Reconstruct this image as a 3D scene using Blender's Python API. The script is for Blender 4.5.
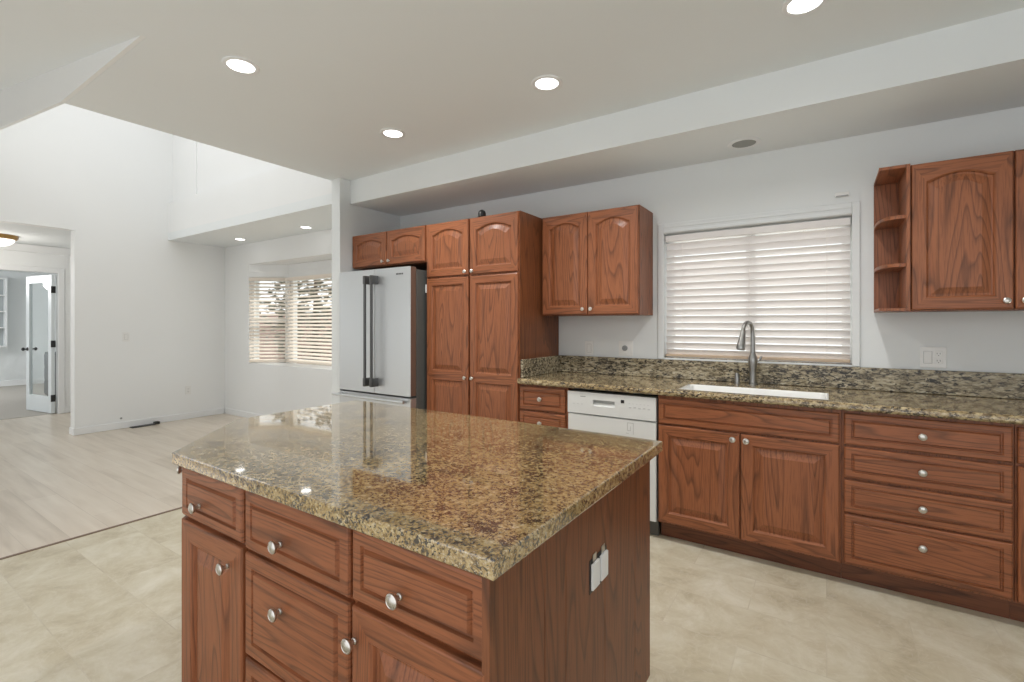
import bpy, bmesh, math, random
from mathutils import Vector, Matrix
random.seed(7)
R = math.radians
S = bpy.context.scene
COL = S.collection
for o in list(bpy.data.objects):
    bpy.data.objects.remove(o)

# ------------------------------------------------------------------ camera, world, exposure
cam_d = bpy.data.cameras.new('camera')
cam = bpy.data.objects.new('camera', cam_d); COL.objects.link(cam)
cam.location = (0, 0, 1.32)
cam.rotation_euler = (R(90), 0, R(33.47))
cam_d.sensor_width = 36.0
cam_d.lens = 476 / 1024 * 36
cam_d.shift_y = -16.6 / 1024
cam_d.clip_start = 0.05
S.camera = cam

world = bpy.data.worlds.new('sky'); S.world = world
world.use_nodes = True
wn = world.node_tree
wn.nodes.clear()
bg = wn.nodes.new('ShaderNodeBackground'); wo = wn.nodes.new('ShaderNodeOutputWorld')
bg.inputs[0].default_value = (0.98, 0.99, 1.0, 1); bg.inputs[1].default_value = 1.0
wn.links.new(bg.outputs[0], wo.inputs[0])
sun_d = bpy.data.lights.new('sun', 'SUN'); sun_d.energy = 3.0; sun_d.angle = R(1.0); sun_d.color = (1, .97, .92)
sun = bpy.data.objects.new('sun', sun_d); COL.objects.link(sun); sun.rotation_euler = (R(-31), 0, R(8)); sun.location = (0, 12, 12)
S.view_settings.view_transform = 'Standard'
S.view_settings.look = 'None'
S.view_settings.exposure = 0.58
S.view_settings.gamma = 1.0
S.view_settings.use_curve_mapping = False

# ------------------------------------------------------------------ materials
def nmat(name):
    m = bpy.data.materials.new(name); m.use_nodes = True
    nt = m.node_tree
    b = nt.nodes['Principled BSDF']
    return m, nt, b
def N(nt, kind, **kw):
    n = nt.nodes.new(kind)
    for k, v in kw.items():
        if k in n.inputs: n.inputs[k].default_value = v
        else: setattr(n, k, v)
    return n
def L(nt, a, b): nt.links.new(a, b)
def ramp(nt, stops, interp='LINEAR'):
    r = nt.nodes.new('ShaderNodeValToRGB'); cr = r.color_ramp; cr.interpolation = interp
    while len(cr.elements) < len(stops): cr.elements.new(0.5)
    for e, (p, c) in zip(cr.elements, stops):
        e.position = p; e.color = (*c, 1) if len(c) == 3 else c
    return r
def mixc(nt, fac, a, b, mode='MIX'):
    m = nt.nodes.new('ShaderNodeMix'); m.data_type = 'RGBA'; m.blend_type = mode
    for sock, v in ((m.inputs[0], fac), (m.inputs[6], a), (m.inputs[7], b)):
        if hasattr(v, 'links'): nt.links.new(v, sock)
        elif isinstance(v, (int, float)): sock.default_value = v
        else: sock.default_value = (*v, 1)
    return m.outputs[2]
def math_(nt, op, a, b=None):
    m = nt.nodes.new('ShaderNodeMath'); m.operation = op
    for sock, v in ((m.inputs[0], a), (m.inputs[1], b)):
        if v is None: continue
        if hasattr(v, 'links'): nt.links.new(v, sock)
        else: sock.default_value = v
    return m.outputs[0]
def coords(nt, scale=(1, 1, 1), rnd=0.0, rot=(0, 0, 0)):
    tc = nt.nodes.new('ShaderNodeTexCoord')
    mp = nt.nodes.new('ShaderNodeMapping')
    mp.inputs['Scale'].default_value = scale; mp.inputs['Rotation'].default_value = rot
    src = tc.outputs['Object']
    if rnd:
        oi = nt.nodes.new('ShaderNodeObjectInfo')
        v = nt.nodes.new('ShaderNodeVectorMath'); v.operation = 'ADD'
        cx = nt.nodes.new('ShaderNodeCombineXYZ')
        for i in range(3):
            L(nt, math_(nt, 'MULTIPLY', oi.outputs['Random'], rnd * (1 + i * 0.37)), cx.inputs[i])
        L(nt, src, v.inputs[0]); L(nt, cx.outputs[0], v.inputs[1]); src = v.outputs[0]
    L(nt, src, mp.inputs['Vector'])
    return mp.outputs[0]
def plain(name, col, rough=0.5, metal=0.0, spec=0.5, coat=0.0):
    m, nt, b = nmat(name)
    b.inputs['Base Color'].default_value = (*col, 1); b.inputs['Roughness'].default_value = rough
    b.inputs['Metallic'].default_value = metal; b.inputs['Specular IOR Level'].default_value = spec
    b.inputs['Coat Weight'].default_value = coat
    return m
def bump(nt, b, h, strength=0.1, dist=0.01):
    bp = nt.nodes.new('ShaderNodeBump'); bp.inputs['Strength'].default_value = strength
    bp.inputs['Distance'].default_value = dist
    L(nt, h, bp.inputs['Height']); L(nt, bp.outputs[0], b.inputs['Normal'])
def paint(name, col, rough=0.6):
    m, nt, b = nmat(name)
    c = coords(nt)
    n = N(nt, 'ShaderNodeTexNoise', Scale=90.0, Detail=3.0); L(nt, c, n.inputs['Vector'])
    n2 = N(nt, 'ShaderNodeTexNoise', Scale=1.2, Detail=2.0); L(nt, c, n2.inputs['Vector'])
    L(nt, mixc(nt, n2.outputs[0], tuple(x * 0.975 for x in col), tuple(min(1, x * 1.02) for x in col)), b.inputs['Base Color'])
    b.inputs['Roughness'].default_value = rough
    bump(nt, b, n.outputs[0], 0.05, 0.003)
    return m
def oak(name, axis, tint=(1, 1, 1), depth='y'):
    # axis: the direction the grain runs along
    m, nt, b = nmat(name)
    cross, along = 7.0, 0.55
    sc = [cross] * 3
    if depth: sc['xyz'.index(depth)] = 0.8
    sc['xyz'.index(axis)] = along
    c = coords(nt, tuple(sc), 7.3)
    n1 = N(nt, 'ShaderNodeTexNoise', Scale=1.0, Detail=1.5, Roughness=0.4, Distortion=0.25); L(nt, c, n1.inputs['Vector'])
    rings = math_(nt, 'FRACT', math_(nt, 'MULTIPLY', n1.outputs[0], 19.0))
    line = ramp(nt, [(0.0, (0, 0, 0)), (0.12, (0.50, 0.50, 0.50)), (0.36, (0.90, 0.90, 0.90)), (0.88, (1, 1, 1)), (1.0, (0.05, 0.05, 0.05))])
    L(nt, rings, line.inputs[0])
    sp = [170.0] * 3; sp['xyz'.index(axis)] = 9.0
    c2 = coords(nt, tuple(sp), 7.3)
    n2 = N(nt, 'ShaderNodeTexNoise', Scale=1.0, Detail=2.0); L(nt, c2, n2.inputs['Vector'])
    pores = ramp(nt, [(0.36, (0.45, 0.45, 0.45)), (0.52, (1, 1, 1))]); L(nt, n2.outputs[0], pores.inputs[0])
    c3 = coords(nt, (2.2, 2.2, 2.2), 3.1)
    n3 = N(nt, 'ShaderNodeTexNoise', Scale=1.0, Detail=2.0); L(nt, c3, n3.inputs['Vector'])
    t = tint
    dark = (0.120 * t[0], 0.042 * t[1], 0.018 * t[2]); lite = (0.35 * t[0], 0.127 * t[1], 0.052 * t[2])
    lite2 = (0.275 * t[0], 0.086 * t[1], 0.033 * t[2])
    base = mixc(nt, n3.outputs[0], lite2, lite)
    lf = math_(nt, 'ADD', math_(nt, 'MULTIPLY', line.outputs[0], 0.78), 0.22)
    col = mixc(nt, lf, dark, base)
    col = mixc(nt, 0.45, col, pores.outputs[0], 'MULTIPLY')
    L(nt, col, b.inputs['Base Color'])
    b.inputs['Roughness'].default_value = 0.44
    b.inputs['Specular IOR Level'].default_value = 0.4
    b.inputs['Coat Weight'].default_value = 0.10; b.inputs['Coat Roughness'].default_value = 0.2
    bump(nt, b, pores.outputs[0], 0.06, 0.002)
    return m
def granite(name, stops, darkcol, scale=1.0, stretch=(1, 1, 1), dark_amt=0.56, rough=0.07, coat=1.0):
    m, nt, b = nmat(name)
    c = coords(nt, tuple(scale * s for s in stretch))
    n1 = N(nt, 'ShaderNodeTexNoise', Scale=46.0, Detail=5.0, Roughness=0.62, Distortion=0.5); L(nt, c, n1.inputs['Vector'])
    r1 = ramp(nt, stops); L(nt, n1.outputs[0], r1.inputs[0])
    v = N(nt, 'ShaderNodeTexVoronoi', Scale=95.0); L(nt, c, v.inputs['Vector'])
    bw = N(nt, 'ShaderNodeRGBToBW'); L(nt, v.outputs['Color'], bw.inputs[0])
    col = mixc(nt, 0.45, r1.outputs[0], bw.outputs[0], 'SOFT_LIGHT')
    nb = N(nt, 'ShaderNodeTexNoise', Scale=7.0, Detail=3.0); L(nt, c, nb.inputs['Vector'])
    nd = N(nt, 'ShaderNodeTexNoise', Scale=72.0, Detail=4.0, Roughness=0.6, Distortion=0.8); L(nt, c, nd.inputs['Vector'])
    s = math_(nt, 'ADD', nd.outputs[0], math_(nt, 'MULTIPLY', math_(nt, 'SUBTRACT', nb.outputs[0], 0.5), 0.32))
    rd = ramp(nt, [(dark_amt - 0.02, (0, 0, 0)), (dark_amt + 0.05, (1, 1, 1))]); L(nt, s, rd.inputs[0])
    col = mixc(nt, rd.outputs[0], col, darkcol)
    nf = N(nt, 'ShaderNodeTexNoise', Scale=160.0, Detail=2.0); L(nt, c, nf.inputs['Vector'])
    rf = ramp(nt, [(0.60, (0, 0, 0)), (0.68, (1, 1, 1))]); L(nt, nf.outputs[0], rf.inputs[0])
    col = mixc(nt, math_(nt, 'MULTIPLY', rf.outputs[0], 0.6), col, (0.62, 0.55, 0.42))
    L(nt, col, b.inputs['Base Color'])
    b.inputs['Roughness'].default_value = rough; b.inputs['Specular IOR Level'].default_value = 0.35
    b.inputs['Coat Weight'].default_value = coat; b.inputs['Coat Roughness'].default_value = rough * .5; b.inputs['Coat IOR'].default_value = 1.9
    return m

WALL = paint('wall_paint', (0.76, 0.785, 0.785))
WALL2 = paint('great_room_paint', (0.85, 0.86, 0.855))
CEIL = paint('ceiling_paint', (0.815, 0.845, 0.85), 0.8)
TRIMW = plain('white_trim', (0.84, 0.85, 0.85), 0.35)
OAKV = oak('oak_vertical', 'z'); OAKH = oak('oak_horizontal', 'x'); OAKY = oak('oak_depth', 'y', (1, 1, 1), 'z'); OAKC = oak('oak_carcass', 'z', (.9, .9, .9), None)
OAKS = oak('oak_shaded_panel', 'z', (0.70, 0.70, 0.66), 'x')  # shade of the unlit side is put into this darker tint
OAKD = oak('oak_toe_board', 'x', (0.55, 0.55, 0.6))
SHADOWGAP = plain('dark_stain', (0.05, 0.018, 0.010), 0.5)
GRAN = granite('gold_granite', [(0.30, (0.04, 0.027, 0.018)), (0.39, (0.18, 0.115, 0.048)), (0.46, (0.38, 0.26, 0.11)), (0.58, (0.48, 0.355, 0.17)), (0.70, (0.58, 0.49, 0.33))], (0.034, 0.025, 0.021), 1.65, (1, 1, 1), .535)
GRAN2 = granite('olive_granite', [(0.30, (0.05, 0.038, 0.024)), (0.42, (0.20, 0.14, 0.07)), (0.52, (0.38, 0.285, 0.145)), (0.62, (0.50, 0.40, 0.225)), (0.74, (0.62, 0.54, 0.37))], (0.036, 0.028, 0.021), 1.25, (0.6, 1, 1.0), 0.55, .07, .35)
GRAN3 = granite('grey_streaked_granite', [(0.30, (0.045, 0.038, 0.028)), (0.42, (0.18, 0.145, 0.09)), (0.52, (0.36, 0.305, 0.20)), (0.62, (0.47, 0.415, 0.295)), (0.74, (0.58, 0.535, 0.42))], (0.036, 0.032, 0.026), 1.2, (0.36, 1, 1.0), 0.535, 0.18, 0.0)
NICKEL = plain('satin_nickel', (0.62, 0.60, 0.56), 0.28, 1.0)
FAUCETM = plain('brushed_faucet_steel', (0.36, 0.36, 0.35), 0.3, 1.0)
STEEL = plain('stainless', (0.62, 0.64, 0.65), 0.38, 0.85)
STEELD = plain('dark_steel', (0.10, 0.10, 0.10), 0.35, 0.7)
FRIDGEBODY = plain('fridge_grey_side', (0.10, 0.105, 0.10), 0.5)
DOORREFL = plain('fridge_door_reflection', (0.16, 0.10, 0.075), 0.4)  # brown reflection on the door edges is put into this colour
BLACK = plain('black_plastic', (0.012, 0.012, 0.012), 0.4)
GREYP = plain('grey_print', (0.30, 0.31, 0.31), 0.5)
PALEP = plain('pale_print', (0.56, 0.57, 0.56), 0.5)
WHITEP = plain('white_plastic', (0.82, 0.82, 0.80), 0.35)
APPL = plain('white_enamel', (0.72, 0.73, 0.71), 0.3)
SINKW = plain('sink_enamel', (0.90, 0.90, 0.88), 0.15)
BRASS = plain('brass', (0.45, 0.27, 0.10), 0.3, 1.0)
CARPET = plain('carpet', (0.46, 0.43, 0.39), 0.9)
FDOOR = plain('french_door_paint', (0.70, 0.75, 0.77), 0.3)

def slat_mat(name, col, tr):
    m, nt, b = nmat(name)
    b.inputs['Base Color'].default_value = (*col, 1); b.inputs['Roughness'].default_value = 0.4
    t = N(nt, 'ShaderNodeBsdfTranslucent'); t.inputs[0].default_value = (*col, 1)
    mx = N(nt, 'ShaderNodeMixShader'); mx.inputs[0].default_value = tr
    L(nt, b.outputs[0], mx.inputs[1]); L(nt, t.outputs[0], mx.inputs[2])
    L(nt, mx.outputs[0], nt.nodes['Material Output'].inputs[0])
    return m
SLAT = slat_mat('ivory_slat', (0.93, 0.90, 0.88), 0.25)
SLATB = slat_mat('cream_slat', (0.93, 0.88, 0.82), 0.5)
CORD = plain('ladder_cord', (0.80, 0.76, 0.73), 0.7)
RAILW = plain('tan_bottom_rail', (0.55, 0.42, 0.30), 0.5)

def glass_mat():
    m, nt, b = nmat('window_glass')
    nt.nodes.remove(b)
    t = N(nt, 'ShaderNodeBsdfTransparent'); t.inputs[0].default_value = (0.95, 0.97, 0.97, 1)
    g = N(nt, 'ShaderNodeBsdfGlossy'); g.inputs['Roughness'].default_value = 0.02
    lw = N(nt, 'ShaderNodeLayerWeight'); lw.inputs[0].default_value = .5
    mx = N(nt, 'ShaderNodeMixShader')
    L(nt, math_(nt, 'ADD', math_(nt, 'MULTIPLY', math_(nt, 'POWER', lw.outputs['Facing'], 4.0), .45), .02), mx.inputs[0]); L(nt, t.outputs[0], mx.inputs[1]); L(nt, g.outputs[0], mx.inputs[2])
    L(nt, mx.outputs[0], nt.nodes['Material Output'].inputs[0])
    return m
GLASS = glass_mat()
def emit(name, col, s):
    m, nt, b = nmat(name)
    b.inputs['Base Color'].default_value = (0.9, 0.9, 0.9, 1)
    b.inputs['Emission Color'].default_value = (*col, 1); b.inputs['Emission Strength'].default_value = s
    return m
LENS = emit('lamp_lens', (1, 0.98, 0.95), 4.0)
DOME = emit('dome_glass', (1, 0.95, 0.86), 0.9)

def tile_floor():
    m, nt, b = nmat('travertine_tile')
    c = coords(nt)
    br = N(nt, 'ShaderNodeTexBrick', Scale=1.0)
    br.offset = 0.5; br.inputs['Mortar Size'].default_value = 0.0022; br.inputs['Brick Width'].default_value = 0.61; br.inputs['Row Height'].default_value = 0.305
    br.inputs['Color1'].default_value = (0.30, 0.30, 0.30, 1); br.inputs['Color2'].default_value = (0.70, 0.70, 0.70, 1); br.inputs['Mortar'].default_value = (0.5, 0.5, 0.5, 1)
    L(nt, c, br.inputs['Vector'])
    off = N(nt, 'ShaderNodeVectorMath', operation='ADD'); L(nt, c, off.inputs[0])
    sc = N(nt, 'ShaderNodeVectorMath', operation='SCALE'); sc.inputs['Scale'].default_value = 1.3
    L(nt, br.outputs['Color'], sc.inputs[0]); L(nt, sc.outputs[0], off.inputs[1])
    n = N(nt, 'ShaderNodeTexNoise', Scale=4.2, Detail=10.0, Roughness=0.68, Distortion=0.5); L(nt, off.outputs[0], n.inputs['Vector'])
    r = ramp(nt, [(0.28, (0.40, 0.345, 0.235)), (0.44, (0.535, 0.475, 0.345)), (0.56, (0.605, 0.555, 0.43)), (0.72, (0.70, 0.66, 0.55))])
    L(nt, n.outputs[0], r.inputs[0])
    n2 = N(nt, 'ShaderNodeTexNoise', Scale=9.0, Detail=6.0, Distortion=1.6); L(nt, off.outputs[0], n2.inputs['Vector'])
    vein = ramp(nt, [(0.47, (0, 0, 0)), (0.5, (1, 1, 1)), (0.53, (0, 0, 0))]); L(nt, n2.outputs[0], vein.inputs[0])
    col = mixc(nt, math_(nt, 'MULTIPLY', vein.outputs[0], 0.28), r.outputs[0], (0.68, 0.64, 0.56))
    col = mixc(nt, math_(nt, 'MULTIPLY', br.outputs['Fac'], 0.22), col, (0.42, 0.36, 0.28))
    L(nt, col, b.inputs['Base Color']); b.inputs['Roughness'].default_value = 0.42
    b.inputs['Specular IOR Level'].default_value = 0.35
    return m
def plank_floor():
    m, nt, b = nmat('pale_oak_planks')
    c = coords(nt)
    br = N(nt, 'ShaderNodeTexBrick', Scale=1.0)
    br.offset = 0.37; br.inputs['Mortar Size'].default_value = 0.0012; br.inputs['Brick Width'].default_value = 1.25; br.inputs['Row Height'].default_value = 0.19
    br.inputs['Color1'].default_value = (0.1, 0.1, 0.1, 1); br.inputs['Color2'].default_value = (0.9, 0.9, 0.9, 1); br.inputs['Mortar'].default_value = (0.5, 0.5, 0.5, 1)
    L(nt, c, br.inputs['Vector'])
    c2 = coords(nt, (1.4, 16, 1))
    n = N(nt, 'ShaderNodeTexNoise', Scale=1.0, Detail=5.0, Distortion=0.4); L(nt, c2, n.inputs['Vector'])
    f = math_(nt, 'ADD', math_(nt, 'MULTIPLY', n.outputs[0], 0.7), math_(nt, 'MULTIPLY', br.outputs['Color'], 0.3))
    r = ramp(nt, [(0.25, (0.49, 0.415, 0.325)), (0.5, (0.63, 0.55, 0.45)), (0.75, (0.72, 0.645, 0.545))]); L(nt, f, r.inputs[0])
    col = mixc(nt, math_(nt, 'MULTIPLY', br.outputs['Fac'], 0.45), r.outputs[0], (0.30, 0.25, 0.19))
    L(nt, col, b.inputs['Base Color']); b.inputs['Roughness'].default_value = 0.28
    return m
TILE = tile_floor(); PLANK = plank_floor()

# ------------------------------------------------------------------ mesh helpers
class MB:
    """collects shapes that become ONE mesh object"""
    def __init__(s): s.v = []; s.f = []; s.m = []; s.s = []
    def add(s, vs, fs, mi=0, smooth=False):
        o = len(s.v); s.v += [tuple(v) for v in vs]
        for k, f in enumerate(fs):
            s.f.append([o + i for i in f]); s.m.append(mi[k] if isinstance(mi, list) else mi); s.s.append(smooth)
        return s
    def box(s, x0, x1, y0, y1, z0, z1, mi=0, bev=0.0, seg=2):
        bm = bmesh.new()
        bmesh.ops.create_cube(bm, size=1)
        for v in bm.verts:
            v.co = ((x0 + x1) / 2 + v.co.x * (x1 - x0), (y0 + y1) / 2 + v.co.y * (y1 - y0), (z0 + z1) / 2 + v.co.z * (z1 - z0))
        if bev:
            bmesh.ops.bevel(bm, geom=bm.edges[:], offset=bev, segments=seg, profile=0.5, affect='EDGES')
        s.bm(bm, mi, False); return s
    def bm(s, bm, mi=0, smooth=False, mat=None):
        bm.verts.index_update()
        s.add([(mat @ v.co) if mat else v.co.copy() for v in bm.verts], [[v.index for v in f.verts] for f in bm.faces], mi, smooth)
        bm.free()
    def prism(s, poly, z0, z1, mi=0, axis='z'):
        """poly in the plane across axis; CCW seen from +axis"""
        n = len(poly)
        def P(p, t):
            if axis == 'z': return (p[0], p[1], t)
            if axis == 'x': return (t, p[0], p[1])
            return (p[0], t, p[1])
        vs = [P(p, z0) for p in poly] + [P(p, z1) for p in poly]
        fs = [list(range(n))[::-1], list(range(n, 2 * n))] + [[i, (i + 1) % n, n + (i + 1) % n, n + i] for i in range(n)]
        s.add(vs, fs, mi); return s
    def loops(s, loops, mi=0, cap0=True, cap1=True, smooth=False, closed=True):
        n = len(loops[0]); vs = [p for l in loops for p in l]; fs = []; ms = []
        for k in range(len(loops) - 1):
            for i in range(n if closed else n - 1):
                fs.append([k * n + i, k * n + (i + 1) % n, (k + 1) * n + (i + 1) % n, (k + 1) * n + i])
                ms.append(mi(k, i) if callable(mi) else mi)
        if cap0: fs.append(list(range(n))[::-1]); ms.append(mi(-1, 0) if callable(mi) else mi)
        if cap1: fs.append([(len(loops) - 1) * n + i for i in range(n)]); ms.append(mi(-2, 0) if callable(mi) else mi)
        s.add(vs, fs, ms, smooth); return s
    def lathe(s, prof, c=(0, 0, 0), axis='z', n=24, mi=0):
        c = Vector(c)
        def P(r, h, a):
            u, w = r * math.cos(a), r * math.sin(a)
            return c + Vector({'z': (u, w, h), 'y': (u, h, -w), 'x': (h, u, w)}[axis])
        lp = [[P(r, h, 2 * math.pi * i / n) for i in range(n)] for r, h in prof]
        s.loops(lp, mi, True, True, True); return s
    def tube(s, pts, rad, n=10, mi=0):
        pts = [Vector(p) for p in pts]; lp = []
        up = None
        for i, p in enumerate(pts):
            d = (pts[min(i + 1, len(pts) - 1)] - pts[max(i - 1, 0)]).normalized()
            if up is None: up = Vector((0, 0, 1)) if abs(d.z) < 0.9 else Vector((1, 0, 0))
            a = d.cross(up).normalized(); b2 = a.cross(d).normalized(); up = b2
            r = rad[i] if isinstance(rad, (list, tuple)) else rad
            lp.append([p + a * r * math.cos(2 * math.pi * k / n) + b2 * r * math.sin(2 * math.pi * k / n) for k in range(n)])
        s.loops(lp, mi, True, True, True); return s
    def build(s, name, mats, parent=None, loc=None, weld=False):
        me = bpy.data.meshes.new(name)
        me.from_pydata(s.v, [], s.f); me.update()
        for m in (mats if isinstance(mats, (list, tuple)) else [mats]): me.materials.append(m)
        for p, mi, sm in zip(me.polygons, s.m, s.s): p.material_index = mi; p.use_smooth = sm
        bm = bmesh.new(); bm.from_mesh(me)
        bmesh.ops.recalc_face_normals(bm, faces=bm.faces[:])
        bm.to_mesh(me); bm.free()
        if any(s.s): me.set_sharp_from_angle(angle=R(40))
        o = bpy.data.objects.new(name, me); COL.objects.link(o)
        if parent is not None: o.parent = parent
        if loc is not None: o.location = loc
        return o
def thing(name, label, cat, loc=(0, 0, 0), group=None, rz=0):
    o = bpy.data.objects.new(name, None); COL.objects.link(o); o.location = loc; o.rotation_euler = (0, 0, rz)
    o.empty_display_size = 0.1
    return tag(o, label, cat, group)
def tag(o, label, cat, group=None):
    o['label'] = label; o['category'] = cat
    if group: o['group'] = group
    return o
def struct(o, label=None, cat=None):
    o['kind'] = 'structure'
    if label: o['label'] = label
    if cat: o['category'] = cat
    return o
def copy_of(o, parent=None, loc=None):
    c = o.copy(); COL.objects.link(c)
    if parent is not None: c.parent = parent
    if loc is not None: c.location = loc
    return c
def copy_tree(o, parent=None):
    c = copy_of(o, parent)
    for ch in list(o.children): copy_tree(ch, c)
    return c

# ------------------------------------------------------------------ the room shell
CZ, SZ = 2.68, 2.46            # main ceiling, dropped ceiling
BY = 3.55                      # back wall
LX = -7.46                     # great-room left wall
RX = 2.60                      # right wall
EX = -3.91                     # ceiling edge to the great room
# floors
struct(MB().box(-3.87, RX + .15, -1.2, BY + .15, -0.08, 0, 0).build('floor', TILE), 'kitchen floor of beige mottled stone-look tile', 'floor')
struct(MB().box(-9.52, -3.872, -1.2, BY + .15, -0.08, 0, 0).build('floor_wood', PLANK), 'pale oak plank floor of the great room and hall', 'floor')
struct(MB().box(-15.2, -9.522, -1.6, 3.35, -0.08, 0.004, 0).build('floor_carpet', CARPET), 'grey beige carpet beyond the french door', 'floor')
struct(MB().box(-3.884, -3.862, -1.2, 2.795, -0.01, 0.004, 0).build('trim_threshold', plain('brown_threshold', (0.20, 0.13, 0.085), 0.5)), 'thin dark strip where plank floor meets tile', 'floor trim')
# back wall with the kitchen window and the bay opening
WX0, WX1, WZ0, WZ1 = -1.000, 0.128, 1.075, 1.985
BX0, BX1, BZ0, BZ1 = -6.79, -4.20, 0.755, 2.17
b = MB(); TH = 0.15
for x0, x1, z0, z1 in ((LX - .15, BX0, 0, 4.3), (BX0, BX1, 0, BZ0), (BX0, BX1, BZ1, 4.3), (BX1, -3.885, 0, 4.3)):
    b.box(x0, x1, BY, BY + TH, z0, z1)
struct(b.build('wall_nook', WALL2), 'white wall of the nook around the bay window', 'wall')
b = MB()
for x0, x1, z0, z1 in ((-3.885, WX0, 0, 2.8), (WX0, WX1, 0, WZ0), (WX0, WX1, WZ1, 2.8), (WX1, RX + .15, 0, 2.8)):
    b.box(x0, x1, BY, BY + TH, z0, z1)
struct(b.build('wall_back', WALL), 'white kitchen wall behind the cabinets and sink', 'wall')
# stub wall beside the refrigerator
struct(MB().box(-3.885, -3.762, 2.80, BY, 0, CZ).build('wall_stub', WALL), 'narrow white wall end beside the refrigerator', 'wall')
struct(MB().box(RX, RX + .15, -1.0, BY, 0, 2.8).build('wall_right', WALL), 'white wall at the right end of the counter', 'wall')
# ceilings
b = MB()
b.prism([(EX, .926), (-2.69, .926), (-2.69, .91), (RX + .15, .91), (RX + .15, BY), (EX, BY)], CZ, CZ + .12)
b.prism([(-2.69, -1.6), (RX + .15, -1.6), (RX + .15, .91), (-2.69, .91)], CZ, CZ + .12)
struct(b.build('ceiling', CEIL), 'flat white kitchen ceiling with recessed lights', 'ceiling')
struct(MB().box(-3.76, RX, 2.915, BY, SZ, CZ).build('ceiling_soffit', CEIL), 'dropped white soffit above the wall cabinets', 'ceiling')
# vaulted side: sloping ceiling and its triangular face
def vz(x): return 2.68 + 0.176 * (-2.69 - x)
b = MB().prism([(-2.69, 2.68), (-2.69, 2.80), (LX, vz(LX) + .12), (LX, vz(LX))], -1.6, .905, 0, 'y')
struct(b.build('ceiling_vault', CEIL), 'sloping vaulted ceiling at the upper left', 'ceiling')
b = MB().prism([(-2.69, 2.68), (-2.69, 2.80), (EX, 4.3), (LX, 4.3), (LX, 2.68 + .124 * (EX - LX)), (EX, 2.68)], .905, .925, 0, 'y')
struct(b.build('wall_header', WALL2), 'white triangular face below the vaulted ceiling', 'wall')
# well above the great room; unseen roof opening added to let light in
b = MB().box(EX, EX + .1, .925, 2.80, CZ + .12, 4.3)
struct(b.build('wall_well', WALL2))
b = MB()
b.box(LX, EX + .1, .925, 1.0, 4.3, 4.4); b.box(LX, EX + .1, 2.8, BY + .15, 4.3, 4.4); b.box(LX, -7.25, 1.0, 2.8, 4.3, 4.4); b.box(-4.1, EX + .1, 1.0, 2.8, 4.3, 4.4)
struct(b.build('ceiling_well', CEIL))
# left wall with the hall opening
OY0, OY1, OZ = -0.6, 1.853, 2.445
b = MB()
b.box(LX - .15, LX, OY1, BY, 0, 4.4); b.box(LX - .15, LX, OY0, OY1, OZ, 4.4); b.box(LX - .15, LX, -1.6, OY0, 0, 4.4)
struct(b.build('wall_left', WALL2), 'tall white great-room wall beside the hall opening', 'wall')
b = MB()
b.box(LX, LX + .014, OY1, BY - .014, 0, .085, 0, .004, 1); b.box(LX - .15, LX + .014, OY1 - .014, OY1, 0, .085, 0, .004, 1)
struct(b.build('baseboard_left', TRIMW), 'white baseboard along the great-room wall', 'baseboard')
b = MB().box(LX + .014, -3.885, BY - .014, BY, 0, .085, 0, .004, 1)
struct(b.build('baseboard_back', TRIMW), 'white baseboard under the bay window', 'baseboard')
struct(MB().box(LX - .15, -2.6, -1.75, -1.601, 2.0, 4.4).box(LX - .15, -7.0, -1.75, -1.601, 0, 2.0).box(-5.0, -2.6, -1.75, -1.601, 0, 2.0).box(-7.0, -5.0, -1.75, -1.601, 0, .4).build('wall_rear_added', WALL2), 'unseen wall behind the camera, added with an opening to shape the light', 'wall')  # added out of view to darken the vault; opening lets light in
# dropped nook ceiling, its face, ledge and recessed panel above
struct(MB().box(LX, -3.885, 2.815, BY, SZ, SZ + .1).build('ceiling_nook', CEIL), 'dropped white ceiling over the bay window nook', 'ceiling')
b = MB().box(LX, -3.885, 2.815, 2.99, SZ + .1, 2.965)
b.box(LX, -6.78, 2.87, 2.99, 2.965, 4.3); b.box(-6.78, -3.885, 2.885, 2.99, 2.965, 4.3)
struct(b.build('wall_nook_face', WALL2), 'white wall face above the nook with a recessed panel', 'wall')
# hall
b = MB()
DY0, DY1, DZ = 0.55, 2.166, 2.075
HX = -9.47
b.box(HX - .1, HX, DY1, 3.2, 0, OZ); b.box(HX - .1, HX, DY0, DY1, DZ, OZ); b.box(HX - .1, HX, -1.5, DY0, 0, OZ)
struct(b.build('wall_hall', WALL2), 'hall wall with the french door opening', 'wall')
struct(MB().box(HX, LX - .15, 3.0, 3.15, 0, OZ).build('wall_hall_end', WALL2))
struct(MB().box(HX - .1, LX - .15, -1.5, 3.2, OZ + .005, OZ + .1).build('ceiling_hall', CEIL), 'hall ceiling with a flush dome lamp', 'ceiling')
b = MB()
b.prism([(HX, OZ - .10), (HX + .025, OZ - .09), (HX + .09, OZ), (HX, OZ)], -1.4, 3.0, 0, 'y')
struct(b.build('trim_crown', TRIMW), 'white crown moulding at the top of the hall wall', 'moulding')
b = MB()
for y0, y1, z0, z1 in ((DY1, DY1 + .07, 0, DZ + .07), (DY0 - .07, DY0, 0, DZ + .07), (DY0, DY1, DZ, DZ + .07)):
    b.box(HX, HX + .018, y0, y1, z0, z1, 0, .004, 1)
b.box(HX, HX + .014, DY1 + .071, 2.99, 0, .09, 0, .004, 1)
struct(b.build('trim_door_casing', TRIMW), 'white casing around the french door', 'trim')
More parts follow.
